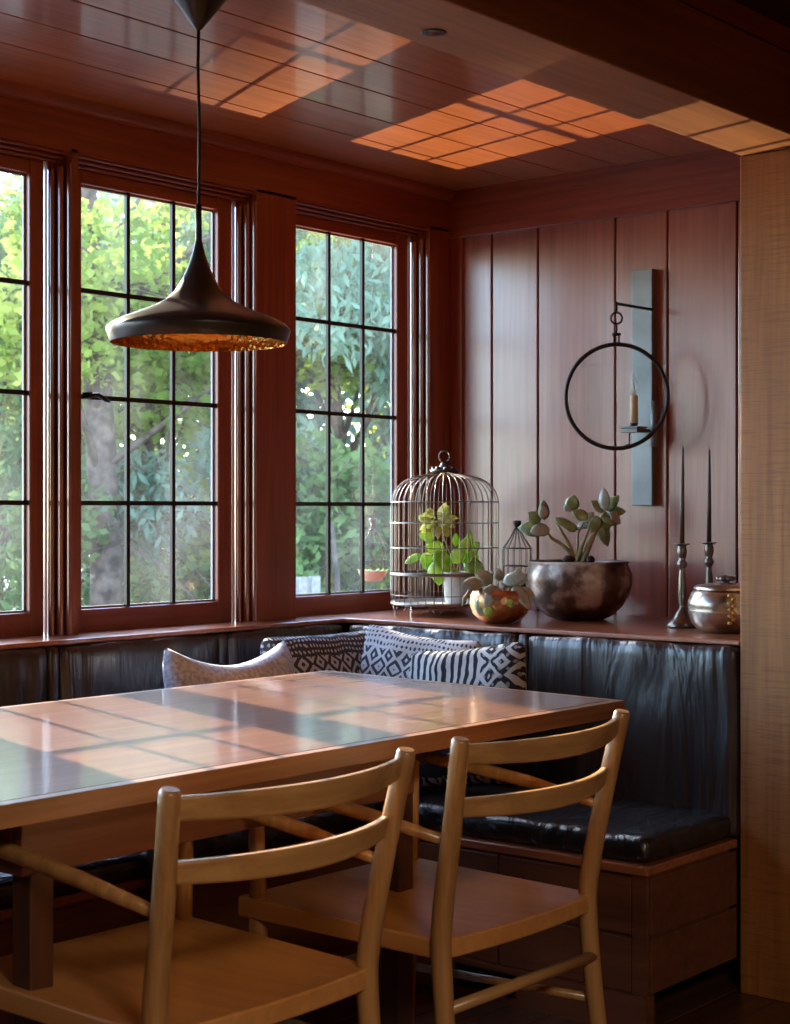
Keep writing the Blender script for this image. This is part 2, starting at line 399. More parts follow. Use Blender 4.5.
# window wall
WIN = [('window_1', 2.128, 2.630, 2.675), ('window_2', 2.800, 3.302, 3.357), ('window_3', 3.626, 4.113, 4.168),
       ('window_4', 1.34, 1.842, 1.897), ('window_5', .672, 1.168, 1.213), ('window_6', -.1, .4, .455), ('window_7', -.9, -.4, -.345)]
ZB, ZT = .935, 2.070
OPL = .055; OZ0, OZ1 = LZ, 2.105
o = MB(); o2 = MB()
ops = sorted((g0-OPL-.004, s1+.002) for _, g0, g1, s1 in WIN)
x = -2.6
for (a, b_) in ops:
    o.box(x, WY, OZ0, a, 3.52, 2.14); x = b_+(.04 if True else 0)
o.box(x, WY, OZ0, BX+.2, 3.52, 2.14)
struct(o.build('wall_left', M['wallwood_z'], bevel=.0015))
o = MB(); o.box(-2.6, WY, 2.130, BX+.2, 3.52, 2.36); o.box(-2.6, WY, 0, BX+.2, 3.52, LZ-.02)
struct(o.build('trim_2', M['wallwood_x']))
# beads round each opening (right side and head)
o = MB(); oh = MB()
for nme, g0, g1, s1 in WIN:
    xr = s1+.004; w = .046
    for k, (dx, dy) in enumerate(((.007, 3.405), (.023, 3.388), (.039, 3.371))):
        pts = [(xr+dx, dy, OZ0), (xr+dx, dy, 2.085+.008*k)]
        o.tube(pts, .0115, 20, cap=False, flat=((1,0,0), .62))
    # stepped backing behind beads
    o.box(xr+.005, 3.414, OZ0, xr+.05, 3.5, 2.14); o.box(xr+.021, 3.396, OZ0, xr+.05, 3.5, 2.14); o.box(xr+.037, 3.378, OZ0, xr+.05, 3.5, 2.14)
    for k, (dz, dy) in enumerate(((.002, 3.405), (.010, 3.388), (.019, 3.370))):
        oh.tube([(g0-OPL, dy, 2.108+dz), (xr+.02+.01*k, dy, 2.108+dz)], .0055, 12, cap=False)
    oh.box(g0-OPL, 3.405, 2.106, xr+.02, 3.5, 2.14); oh.box(g0-OPL, 3.386, 2.117, xr+.02, 3.5, 2.14)
struct(o.build('trim_3', M['bead'])); struct(oh.build('trim_4', M['wallwood_x']))
for i, (nme, g0, g1, s1) in enumerate(WIN):
    w = struct(empty(nme, (g0, 3.43, ZB)))
    W_ = g1-g0; H_ = ZT-ZB
    f = MB(); y0, y1 = -.010, .013
    f.box(-OPL, y0, -.062, 0, y1, H_+.037); f.box(W_, y0, -.062, s1-g0, y1, H_+.037)
    f.build('side_rail', M['wallwood_z'], w, bevel=.003)
    f = MB(); f.box(0, y0, -.062, W_, y1, 0); f.box(0, y0, H_, W_, y1, H_+.037)
    f.build('top_and_bottom_rail', M['wallwood_x'], w, bevel=.003)
    f = MB(); t = .006
    for a in (0, W_-t): f.box(a, .008, 0, a+t, .015, H_)
    f.box(t, .008, H_-t, W_-t, .015, H_); f.box(t, .008, 0, W_-t, .015, t)
    f.build('pale_spacer', M['spacer'], w)
    f = MB(); t = .0062
    for k in (1, 2): f.box(W_*k/3-t, -.004, 0, W_*k/3+t, .006, H_)
    for k in (1, 2, 3): f.box(0, -.005, H_*k/4-t, W_, .006, H_*k/4+t)
    f.build('muntin_grid', M['muntin'], w)
    f = MB(); f.box(0, .0065, 0, W_, .0078, H_); f.build('glass', M['glass'], w)
    if i == 1:
        h = MB(); h.box(.004, -.035, .562, .016, -.008, .578); h.tube([(.01,-.035,.57),(.03,-.04,.572),(.06,-.036,.560),(.075,-.034,.556)], [.005,.006,.006,.004], 8)
        h.build('latch_handle', M['darkmetal'], w)
# back wall: vertical boards with V grooves on a backing, frieze board above
o = MB(); o.box(BX+.014, -2.6, 0, BX+.2, 3.4, 2.4)
ys = [-2.6] + [1.0-.235*k for k in range(14, 0, -1)] + [1.0, 1.2, 1.43, 1.66, 1.9, 2.10, 2.30, 2.534, 2.719, 3.011, 3.195, 3.36]
for a, b_ in zip(ys, ys[1:]): o.box(BX, a+.003, .0, BX+.016, b_-.003, 2.2)
struct(o.build('wall_right', M['panel'], bevel=.003))
o = MB(); o.box(BX-.022, -.5, 2.107, BX, 3.36, 2.30); struct(o.build('trim_5', M['wallwood_y'], bevel=.002))
o = MB(); o.box(BX-.012, 3.31, LZ, BX, 3.36, 2.11); struct(o.build('trim_6', M['wallwood_z'], bevel=.003))
# other two walls of the house behind the camera
o = MB(); o.box(-2.75, -2.6, 0, -2.6, 3.5, 2.4); struct(o.build('wall_side', M['wallwood_z']))
o = MB(); o.box(-2.6, -2.75, 0, 4.5, -2.6, 2.4); struct(o.build('wall_behind', M['wallwood_z']))
# beam and post
o = MB(); o.box(-2.6, PY0, 2.08, 4.33, PY1, 2.27); struct(o.build('trim_7', M['beam'], bevel=.004))
o = MB(); o.box(PX, PY0-.03, 0, PX+.2, PY1, 2.079); struct(o.build('trim_8', M['pillar'], bevel=.003))
o = MB(); o.box(PX+.2, PY1-.16, 0, BX, PY1-.03, 2.079); struct(o.build('wall_end', M['wallwood_z']))
# dark ring with a pale shiny centre in the beam
t = thing('beam_eye', 'small dark round eye with a pale centre set in the underside of the knotty beam', 'spotlight', (2.352, 1.868, 2.0795))
r = MB(); r.lathe([(.012,-.0005),(.022,-.0015),(.024,-.0005),(.024,.0)], n=24); r.build('dark_ring', M['darkmetal'], t)
r = MB(); r.lathe([(0,-.0008),(.012,-.0006)], n=20); r.build('lens', M['pale_disc'], t)  # pale shiny disc at the centre of the ring
# ledge
o = MB(); o.prism([(3.665, 1.94), (BX, 1.94), (BX, WY), (BX, 3.50), (-2.6, 3.50), (-2.6, 3.252), (3.665, 3.252)], LZ-.0125, LZ)
struct(o.build('trim_9', M['ledge'], bevel=.003))

# ------------------------------------------------------------------ corner bench
t = thing('corner_bench', 'built-in L-shaped dark wooden bench base running under the windows and along the right wall', 'bench')
SF = 3.222; SY = 2.745
o = MB(); o.box(SF+.015, PY1+.008, .09, 3.62, 3.25, .365); o.box(-.6, SY+.015, .09, SF+.02, 3.25, .365); o.build('bench_box', M['bench_y'], t)
o = MB(); o.prism([(SF, PY1+.002), (3.655, PY1+.002), (3.655, 3.26), (-.6, 3.26), (-.6, SY), (SF, SY)], .362, .384); o.build('seat_board', M['ledge'], t, bevel=.004)
o = MB()
o.box(SF+.004, PY1+.004, .085, SF+.018, PY1+.045, .36)
for (z0, z1) in ((.09, .215), (.222, .355)):
    for (a, b_) in ((1.985, 2.36), (2.366, 2.73)): o.box(SF+.006, a, z0, SF+.02, b_, z1)
for (z0, z1) in ((.09, .215), (.222, .355)): o.box(SF+.02, PY1+.002, z0, 3.65, PY1+.012, z1)
o.build('right_panel', M['bench_y'], t, bevel=.002)
o = MB()
for k in range(5): o.box(-.55+k*.75, SY+.006, .09, .19+k*.75, SY+.02, .355)
o.build('front_panel', M['bench'], t, bevel=.002)
o = MB(); o.box(SF-.008, PY1+.0, .0, SF+.03, SY+.0, .088); o.box(-.6, SY-.008, 0, SF, SY+.03, .088); o.build('plinth', M['bench_y'], t)
o = MB(); o.box(SF-.012, 2.30, .02, SF-.008, 2.48, .075); o.build('floor_vent', M['darkmetal'], t)

# cushions
def seat_cushion(lbl, x0, y0, x1, y1, seg):
    o = MB().puffy(x0, y0, .384, x1, y1, .445, .02, (0,0,.014), seg, jit=.006, jf=9)
    return tag(o.build('seat_cushion', M['leather_seat'], weld=True), lbl, 'cushion', 'black leather seat cushions on the bench')
seat_cushion('wrinkled black leather seat cushion on the bench end beside the wooden post', SF+.018, PY1+.010, 3.648, 2.712, (30, 50, 4))
seat_cushion('long black leather seat cushion under the windows behind the table', .02, 2.735, 3.648, 3.235, (90, 20, 4))
def back_panel(lbl, x0, x1, ax, lean=.0):
    """ax 'w' along the window wall, 'r' along the right wall"""
    L = x1-x0
    seg = (max(6, int(L*34)), 5, 26)
    o = MB().puffy(0, 0, -.062, L, .085, .414, .015, (0, .010, 0), seg, jit=.006, jf=7)
    # lean: the top sits further back
    o.v = [(v[0], v[1] + lean*(v[2]/.42), v[2]) for v in o.v]
    ob = o.build('backrest_cushion', M['leather'], weld=True)
    if ax == 'w': ob.location = (x0, 3.237, .447)
    else: ob.rotation_euler = (0, 0, -PI/2); ob.location = (3.651, x1, .447)
    return tag(ob, lbl, 'cushion', 'black leather backrest cushions')
bw = [(1.72, 2.548), (2.590, 3.132), (3.176, 3.56)]
back_panel('long black leather backrest cushion at far left below the leftmost window', .02, 2.551, 'w', .0)
back_panel('black leather backrest cushion below the three-column window left of the grey pillow', 2.589, 3.135, 'w', .0)
back_panel('black leather backrest cushion at the corner behind the pale patterned pillow', 3.173, 3.648, 'w', .0)
back_panel('black leather backrest cushion on the right wall behind the pillows under the birdcage', 2.615, 3.232, 'r')
back_panel('tall streaky black leather backrest cushion beside the wooden post', 1.942, 2.578, 'r')
def strip(lbl, ax, c, w=.036, lean=0):
    o = MB().puffy(-w/2, 0, -.062, w/2, .075, .413, .012, (0,0,0), (4,5,24))
    o.v = [(v[0], v[1] + lean*(v[2]/.425), v[2]) for v in o.v]
    ob = o.build('leather_strip', M['leather'], weld=True)
    if ax == 'w': ob.location = (c, 3.242, .447)
    else: ob.rotation_euler = (0, 0, -PI/2); ob.location = (3.656, c, .447)
    tag(ob, lbl, 'strip', 'leather strips between the backrest cushions')
strip('narrow black leather strip between backrest cushions below the left window post', 'w', 2.570)
strip('narrow black leather strip between backrest cushions behind the grey pillow', 'w', 3.154)
strip('narrow black leather strip between backrest cushions on the right wall below the copper bowl', 'r', 2.5965)

# ------------------------------------------------------------------ pillows (modelled in x-z plane, thickness y)
def pillow(name, lbl, mat, w, h, T, loc, rot, pinch=.10, sag=.0, ears=.0):
    n = 28; vs = []; fs = []
    def P(u, v, s):
        e = max(0, (1-u*u)*(1-v*v))**.42
        x = w/2*u*(1-pinch*(1-v*v)*u*u); z = h/2*v*(1-pinch*(1-u*u)*v*v)
        z -= sag*(1-abs(u)**1.8)*max(0, v)
        cr_ = 1-.07*(u*u*v*v)**4; x *= cr_; z *= cr_
        z += ears*max(0, v)*abs(u)**3
        wr = noise.noise(Vector((u*2.3, v*2.3, s*3)))*.010 + noise.noise(Vector((u*6, v*6, s*3)))*.004
        return (x, s*T/2*e + wr*(e**.5), z)
    for s in (-1, 1):
        b = len(vs)
        for i in range(n+1):
            for j in range(n+1): vs.append(P(-1+2*i/n, -1+2*j/n, s))
        for i in range(n):
            for j in range(n):
                q = (b+i*(n+1)+j, b+(i+1)*(n+1)+j, b+(i+1)*(n+1)+j+1, b+i*(n+1)+j+1)
                fs.append(q if s < 0 else q[::-1])
    o = MB().add(vs, fs, True).build(name, mat, weld=True)
    o.location = loc; o.rotation_euler = rot
    tag(o, lbl, 'pillow', 'throw pillows on the bench'); return o
pillow('throw_pillow', 'plain light grey woven pillow with a pinched sagging top, below the middle window', M['f_grey'], .46, .40, .15, (2.985, 3.02, .658), (-.22, .02, 0), .02, .055, .012)
pillow('throw_pillow', 'wide pale patterned ikat pillow lying in the bench corner beside the grey pillow', M['f_ikat'], .46, .40, .14, (3.385, 3.06, .662), (-.2, .0, -.10), .05, .0, .0)
pillow('throw_pillow', 'blue-grey and white ikat pillow between the corner pillow and the striped pillow', M['f_ikat2'], .38, .38, .13, (3.475, 2.835, .676), (-.16, .10, -PI/2+.16), .07, .0, .01)
pillow('throw_pillow', 'black and white pillow with vertical centre stripes, rightmost on the bench', M['f_stripe'], .38, .38, .13, (3.435, 2.615, .655), (-.16, -.13, -PI/2+.10), .07, 0, .0)

# ------------------------------------------------------------------ table
t = thing('dining_table', 'long varnished wooden dining table catching sunlight and green window reflections', 'table')
TZ = .775
o = MB(); o.prism([(.75, 1.966), (3.109, 1.966), (3.190, 2.889), (.75, 2.889)], TZ-.034, TZ); o.build('tabletop', M['table'], t)
# edge band around the top
o = MB()
o.prism([(.75,1.941),(3.131,1.941),(3.109,1.966),(.75,1.966)], TZ-.036, TZ-.0006); o.prism([(.75,2.889),(3.190,2.889),(3.212,2.913),(.75,2.913)], TZ-.036, TZ-.0006)
o.prism([(3.109,1.966),(3.131,1.941),(3.212,2.913),(3.190,2.889)], TZ-.036, TZ-.0006)
o.build('table_edge', M['edge'], t, bevel=.001)
o = MB()
o.box(1.53, 2.01, .645, 2.47, 2.035, TZ-.036); o.box(1.53, 2.72, .645, 2.47, 2.745, TZ-.036); o.box(1.53, 2.035, .645, 1.555, 2.72, TZ-.036); o.box(2.445, 2.035, .645, 2.47, 2.72, TZ-.036)
o.build('apron', M['bench'], t, bevel=.002)
for (a, b_) in ((1.545, 2.008), (2.42, 2.008), (1.545, 2.69), (2.42, 2.69)):
    MB().box(a, b_, 0, a+.045, b_+.045, .648).build('leg', M['darkleg'], t, bevel=.003)

# ------------------------------------------------------------------ chairs (origin between the back legs, facing +y)
def make_chair():
    t = empty('dining_chair')
    hw = .225
    for s in (-1, 1):
        pts = [(s*.235, -.055, 0), (s*.226, -.012, .20), (s*.222, .012, .42), (s*.224, .008, .52), (s*.232, -.018, .66), (s*.2465, -.048, .815)]
        rs = [.014, .0165, .0185, .0185, .0172, .0155]
        # refine
        P2, R2 = [], []
        for i in range(len(pts)-1):
            p0 = Vector(pts[max(i-1,0)]); p1 = Vector(pts[i]); p2 = Vector(pts[i+1]); p3 = Vector(pts[min(i+2,len(pts)-1)])
            for k in range(5):
                u = k/5
                P2.append(.5*((2*p1)+(p2-p0)*u+(2*p0-5*p1+4*p2-p3)*u*u+(3*p1-p0-3*p2+p3)*u**3)); R2.append(rs[i]*(1-u)+rs[i+1]*u)
        P2 += [Vector(pts[-1]), Vector(pts[-1])+Vector((0,-.001,.005))]; R2 += [rs[-1], rs[-1]-.003]
        MB().tube(P2, R2, 18).build('back_post', M['oak'], t)
    def slat(z0, h, hwid, y0, bow, nm):
        n = 18; vs = []; th = .008
        for i in range(n+1):
            u = -1+2*i/n; x = hwid*u; y = y0 - bow*(1-u*u)
            hh = h*(.80+.20*(1-u*u)); lift = -.008*(1-u*u)
            for (dy, dz) in ((-th, -hh/2), (th, -hh/2), (th, hh/2), (-th, hh/2)):
                vs.append((x, y+dy - (dz)*.15, z0+lift*.5+dz))
        fs = [(4*i+k, 4*i+(k+1)%4, 4*i+4+(k+1)%4, 4*i+4+k) for i in range(n) for k in range(4)]
        fs = [f[::-1] for f in fs] + [(0,1,2,3), (4*n+3,4*n+2,4*n+1,4*n)]
        return MB().add(vs, fs).build(nm, M['oak_x'], t, bevel=.004)
    slat(.791, .042, .236, -.040, .060, 'top_slat')
    slat(.698, .040, .231, -.018, .060, 'lower_slat')
    # seat: dished plate with curved front/back edges
    n, m_ = 20, 20; vs = []; fs = []
    for lay in (1, 0):
        for i in range(n+1):
            for j in range(m_+1):
                u = -1+2*i/n; v = j/m_
                x = (.232+.010*v)*u; y = .005+.485*v - .018*(1-u*u)*(1-v)
                dish = .012*max(0, (1-u*u))*math.sin(PI*min(1, v*1.05))
                z = .470-dish+.004*v if lay else (.470-.034+.012*abs(2*v-1)*0)
                vs.append((x, y, z))
    K = (n+1)*(m_+1)
    for i in range(n):
        for j in range(m_):
            a = i*(m_+1)+j; q = (a, a+m_+1, a+m_+2, a+1); fs.append(q); fs.append(tuple(K+k for k in q[::-1]))
    for i in range(n):
        a = i*(m_+1); fs.append((a, K+a, K+a+m_+1, a+m_+1)); a += m_; fs.append((a+m_+1, K+a+m_+1, K+a, a))
    for j in range(m_):
        a = j; fs.append((a+1, K+a+1, K+a, a)); a = n*(m_+1)+j; fs.append((a, K+a, K+a+1, a+1))
    sb = MB().add(vs, fs)
    sb.build('seat', M['oak_seat'], t, bevel=.004)
    for s in (-1, 1):
        MB().tube([(s*.215, .462, 0), (s*.218, .458, .22), (s*.222, .455, .436)], [.012, .016, .018], 16).build('front_leg', M['oak'], t)
        MB().tube([(s*.222, .455, .466), (s*.226, .455, .58), (s*.230, .452, .688)], [.0165, .0155, .0115], 16).build('arm_post', M['oak'], t)
        MB().tube([(s*.230, -.004, .640), (s*.236, .16, .664), (s*.237, .34, .682), (s*.232, .475, .692)], [.009, .0125, .014, .0125], 14).build('armrest', M['oak'], t)
        MB().tube([(s*.226, .0, .27), (s*.222, .455, .25)], .0085, 12).build('stretcher', M['oak'], t)
    MB().tube([(-.222, .0, .352), (.222, .0, .352)], .011, 12).build('stretcher', M['oak_x'], t)
    MB().tube([(-.218, .458, .30), (.218, .458, .30)], .0095, 12).build('stretcher', M['oak_x'], t)
    return t
ch = make_chair(); ch.location = (1.757, 1.700, 0); ch.rotation_euler.z = math.radians(-1.3)
tag(ch, 'honey-coloured wooden armchair, nearest to the camera at the lower left', 'chair', 'wooden chairs at the near side of the table')
c2 = copy_tree(ch); c2.location = (2.403, 1.700, 0); c2.rotation_euler.z = math.radians(-.8)
c2['label'] = 'honey-coloured wooden armchair on the right, close to the table corner and bench'

# ------------------------------------------------------------------ pendant lamp
PL = Vector((2.230, 2.365, 0))
t = thing('pendant_lamp', 'black funnel-shaped pendant lamp with hammered gold inside, hanging over the table', 'lamp', (PL.x, PL.y, CZ))
prof = [(.0055, 1.80), (.0065, 1.735), (.010, 1.718), (.015, 1.700), (.023, 1.678), (.033, 1.655), (.047, 1.633), (.066, 1.615), (.092, 1.601), (.125, 1.588), (.155, 1.576), (.172, 1.567), (.1805, 1.558), (.1815, 1.553), (.179, 1.547), (.1745, 1.531), (.1735, 1.530)]
MB().lathe([(r, z-CZ) for r, z in prof], n=72).build('shade', M['shade'], t); shade_ = bpy.data.objects['shade']
pin = [(.1730, 1.530), (.1725, 1.534), (.176, 1.547), (.176, 1.552), (.168, 1.563), (.15, 1.573), (.12, 1.585), (.09, 1.596), (.062, 1.612), (.04, 1.635), (.02, 1.67), (.0, 1.70)]
MB().lathe([(r, z-CZ) for r, z in pin], n=72).build('shade_lining', M['gold'], shade_)
o = MB(); o.ball((0,0,1.60-CZ), .024, n=16); o.lathe([(.014,1.62-CZ),(.014,1.68-CZ)], n=16); o.build('bulb', plain('frosted_bulb', (.8,.78,.7), .4), t)
MB().lathe([(.0, 1.806-CZ), (.0058, 1.805-CZ), (.0062, 1.735-CZ)], n=16).build('cord_sleeve', M['cord'], t)
MB().tube([(0,0,1.80-CZ), (.001,-.001,1.95-CZ), (-.001,.001,2.08-CZ), (0,0,-.1)], .0032, 8).build('cord', M['cord'], t)
MB().lathe([(.0, -.118), (.006, -.115), (.035, -.078), (.07, -.036), (.094, -.008), (.095, 0)], n=48).build('canopy', M['shade'], t)

# ------------------------------------------------------------------ wall sconce
SY_ = 2.604
t = thing('wall_sconce', 'blue-grey steel wall sconce with a round glass ring in front of an electric candle', 'sconce', (BX-.001, SY_, 1.575))
MB().box(-.032, -.036, -.362, -.002, .036, .358).build('back_plate', M['plate'], t, bevel=.002)
o = MB(); o.tube([(-.030, -.034, .233), (-.192, -.009, .238)], .0045, 8); o.tube([(-.192, -.009, .242), (-.192, -.009, .213)], .0045, 8); o.build('bracket_arm', M['darkmetal'], t)
rc = Vector((-.192, -.010, -.038))      # centre of ring
o = MB(); o.tube([rc+Vector((0,0,.232)) + RGT*.017*math.cos(a*PI/8)+UP*.017*math.sin(a*PI/8) for a in range(16)], .0032, 8, closed=True); o.build('hook_ring', M['darkmetal'], t)
nd = Matrix.Rotation(math.radians(30), 3, 'Z') @ Vector((-1,0,0))      # ring faces out into the room
sd = Vector((-nd.y, nd.x, 0)); R_ = .150
o = MB(); o.tube([rc + sd*R_*math.cos(a*PI/40) + UP*R_*1.03*math.sin(a*PI/40) for a in range(80)], .0062, 8, closed=True, flat=(nd, 1.5)); ring_ = o.build('glass_ring', M['darkmetal'], t)
o = MB()
for s in (-1, 1): o.tube([rc+sd*s*.007+UP*.150, rc+sd*s*.007+UP*.186], .003, 8)
o.tube([rc-sd*.013+UP*.184, rc+sd*.013+UP*.184], .0045, 8); o.tube([rc+UP*.184, rc+UP*.217], .003, 8); o.build('yoke', M['darkmetal'], t)
o = MB(); n = 48
vs = [rc+nd*.0012] + [rc + nd*.0012 + sd*.147*math.cos(2*PI*k/n) + UP*.151*math.sin(2*PI*k/n) for k in range(n)]
vs2 = [v - nd*.0024 for v in vs]
o.add(vs, [(0,k+1,(k+1)%n+1) for k in range(n)]); o.add(vs2, [(0,(k+1)%n+1,k+1) for k in range(n)]); o.build('glass_disc', M['glass_clear'], ring_)
cc = Vector((-.100, -.014, 0)); zc = .036
o = MB(); o.box(cc.x-.03, cc.y-.03, zc-.165, cc.x+.03, cc.y+.03, zc-.160); o.box(cc.x-.028, cc.y-.028, zc-.178, cc.x+.028, cc.y+.028, zc-.166); o.box(cc.x, -.030, zc-.176, -.03, -.008, zc-.166); o.build('candle_tray', M['plate'], t, bevel=.001)
def lz(pr): return [(a, b_+zc) for a, b_ in pr]
o = MB(); o.lathe(lz([(.0,-.160),(.011,-.160),(.011,-.148),(.0,-.148)]), (cc.x,cc.y,0), 16); o.build('candle_cup', M['darkmetal'], t)
o = MB(); o.lathe(lz([(.0,-.150),(.012,-.150),(.012,-.068),(.006,-.066),(0,-.066)]), (cc.x,cc.y,0), 20); o.build('candle_sleeve', M['cream'], t)
o = MB(); o.lathe(lz([(.004,-.068),(.0075,-.060),(.0125,-.042),(.0125,-.030),(.008,-.008),(.003,.008),(.0,.014)]), (cc.x,cc.y,0), 20); o.build('bulb', M['glass_bulb'], t)
o = MB(); o.lathe(lz([(.004,-.068),(.0045,-.05),(.002,-.03),(.0,-.02)]), (cc.x,cc.y,0), 12); o.build('filament_stem', M['cream'], t)
o = MB(); o.lathe([(0,-.185),(.0115,-.185),(.0115,-.045),(0,-.045)], (-.045,-.052,0), 18); o.build('side_tube', M['plate'], t)
o = MB(); o.tube([(cc.x-.01,cc.y+.01,zc-.178),(cc.x-.01,cc.y+.01,zc-.215)], .002, 6); o.tube([(cc.x-.018,cc.y+.018,zc-.216),(cc.x-.002,cc.y+.002,zc-.216)], .0025, 6); o.build('thumb_screw', M['darkmetal'], t)

# ------------------------------------------------------------------ birdcage
CG = Vector((4.015, 3.145, LZ))
t = thing('birdcage', 'large domed wire birdcage on the ledge beside the corner window', 'birdcage', CG)
R = .168; zb = .035
o = MB(); nW = 40
for k in range(nW):
    a = 2*PI*k/nW; c_, s_ = math.cos(a), math.sin(a)
    pts = [(R*c_, R*s_, zb-.005), (R*c_, R*s_, .18), (R*c_, R*s_, .345)]
    for q in range(1, 8):
        b_ = PI/2*q/8; rr = .075+(R-.075)*math.cos(b_); zz = .345+.085*math.sin(b_); pts.append((rr*c_, rr*s_, zz))
    pts += [(.045*c_, .045*s_, .438), (.012*c_, .012*s_, .447)]
    o.tube(pts, .0013, 5, cap=False)
o.build('bars', M['wire'], t)
o = MB()
for z, rr in ((zb, .0028), (.062, .0012), (.125, .0038), (.130,.002), (.208, .0018), (.285, .0016), (.350, .0016)):
    o.tube([(R*math.cos(a*PI/32), R*math.sin(a*PI/32), z) for a in range(64)], rr, 6, closed=True)
o.build('hoops', M['wire'], t)
MB().lathe([(0, zb-.004), (R-.001, zb-.004), (R-.001, zb+.006), (R-.006, zb+.006), (R-.008, zb), (0, zb)], n=48).build('floor_tray', M['galv'], t)
o = MB()
for k in range(6):
    a = PI/6+PI/3*k; p = Vector((R*.98*math.cos(a), R*.98*math.sin(a), zb)); q = Vector((-math.sin(a), math.cos(a), 0))
    MB().tube([p+q*.022, p+q*.010-UP*.022, p-UP*.0345, p-q*.010-UP*.022, p-q*.022], .0016, 6).build('foot', M['wire'], t)
o = MB(); o.lathe([(0,.444),(.045,.442),(.047,.449),(.030,.455),(.014,.466),(.012,.474),(0,.476)], n=24)
o.tube([(.017*math.cos(a*PI/10)*RGT.x, .017*math.cos(a*PI/10)*RGT.y, .492+.017*math.sin(a*PI/10)) for a in range(20)], .0033, 8, closed=True)
for k in range(8):
    a = PI/4*k; o.ball((.034*math.cos(a), .034*math.sin(a), .452), .009, n=8)
o.build('finial', M['darkwire'], t)

def small_cage(name, lbl, loc, hang=False):
    t = thing(name, lbl, 'planter', loc)
    o = MB(); rr = .046; n = 14
    for k in range(n):
        a = 2*PI*k/n; c_, s_ = math.cos(a), math.sin(a)
        o.tube([(rr*c_, rr*s_, .10), (rr*c_, rr*s_, .205), (.5*rr*c_, .5*rr*s_, .237), (.007*c_, .007*s_, .268)], .0011, 5)
    for z in (.205, .15): o.tube([(rr*math.cos(a*PI/16), rr*math.sin(a*PI/16), z) for a in range(32)], .0014, 6, closed=True)
    o.build('wire_dome', M['darkwire'], t)
    o = MB(); o.lathe([(0,.262),(.006,.264),(.009,.275),(.014,.284),(.012,.291),(0,.293)], n=16); o.build('knob', M['darkwire'], t)
    return t
sc = small_cage('wire_cloche', 'small dark wire cloche with a knob, half hidden behind the copper and bronze bowls', (4.165, 2.975, LZ))
MB().lathe([(0,0),(.030,.0),(.034,.004),(.012,.012),(.010,.06),(.030,.072),(.050,.092),(.052,.108),(.048,.108),(.03,.09),(0,.085)], n=24).build('stand', M['darkmetal'], sc)
# small wire cage with a bowl outside; its hanging wire is added
fp = Vector((4.235, 3.63, .880))
fd = small_cage('hung_wire_cage', 'small hanging wire cage with a terracotta bowl outside the corner window', fp)
MB().lathe([(0,.075),(.025,.078),(.044,.095),(.050,.112),(.045,.112),(.03,.095),(0,.092)], n=24).build('bowl', plain('terracotta', (.42,.17,.07), .6), fd)
MB().tube([(0,0,.29),(0,0,1.52)], .0006, 5).build('hanging_wire', M['darkwire'], fd)
o = MB()
for k in range(12):
    a = k*2.4; o.leaf((.02*math.cos(a), .02*math.sin(a), .095), (math.cos(a), math.sin(a), .9), UP, .045, .018)
o.build('seedling', M['lf_pothos'], fd)

# plant in the cage
pp = Vector((3.993, 3.085, LZ+zb+.001))
t = thing('potted_pothos', 'bright green trailing plant in a pale grey pot inside the birdcage', 'plant', pp)
MB().lathe([(0,0),(.030,0),(.033,.004),(.040,.092),(.042,.098),(.038,.098),(.036,.088),(0,.086)], n=28).build('pot', M['zinc'], t)
MB().lathe([(0,.090),(.0365,.088)], n=20).build('soil', M['soil'], t)
def at(x, z, dep=0): return RGT*x + UP*z + FWD*dep
o = MB(); rnd = random.Random(3)
stems = [[(0,.09),(-.03,.12),(-.045,.165),(-.055,.20)], [(0,.09),(-.02,.13),(-.05,.155),(-.095,.15)], [(0,.09),(.01,.13),(.03,.15)], [(0,.09),(-.01,.14),(-.035,.20),(-.045,.26)], [(0,.09),(.04,.12),(.055,.15)]]
for k, st in enumerate(stems): o.tube([at(x, z, .01*math.sin(k*3)*i) for i, (x, z) in enumerate(st)], .0022, 6)
o.build('stems', M['stem'], t)
o = MB()
for (x, z, dx, dz, L, W) in [(-.035,.140,-.1,-.9,.075,.050),(-.02,.165,-.9,.2,.06,.04),(-.05,.165,.5,-.8,.07,.045),(-.055,.20,-.9,.3,.045,.028),(-.095,.15,-.9,-.4,.055,.022),(-.075,.16,-.2,-1,.05,.03),
        (.0,.125,.4,.6,.06,.035),(.02,.14,.8,.1,.06,.042),(.03,.15,.3,1,.055,.03),(.035,.12,1,-.2,.06,.045),(.045,.15,.7,.7,.05,.03),(.0,.11,.1,-1,.055,.038),(-.03,.12,-.7,-.5,.055,.04),(.05,.13,.5,-.8,.05,.035),(.01,.175,.1,1,.04,.018),(.05,.17,.1,1,.05,.02)]:
    o.leaf(at(x-.010, z, rnd.uniform(-.03,.03)), at(dx, dz, rnd.uniform(-.4,.2)), -FWD + at(rnd.uniform(-.4,.4), rnd.uniform(.1,.6)), L*1.12, W*1.3, .08, .15)
o.build('leaves', M['lf_pothos'], t)
o = MB()
for k in range(46):
    a = rnd.uniform(0, 2*PI); e = rnd.uniform(-.9, .9); d = Vector((math.cos(a)*math.cos(e), math.sin(a)*math.cos(e), math.sin(e)))
    o.leaf(at(-.055, .255) + d*.020, d + UP*.1, d.orthogonal(), rnd.uniform(.026,.042), rnd.uniform(.020,.030), .08, .6)
o.build('leaf_cluster', M['lf_pale'], t)

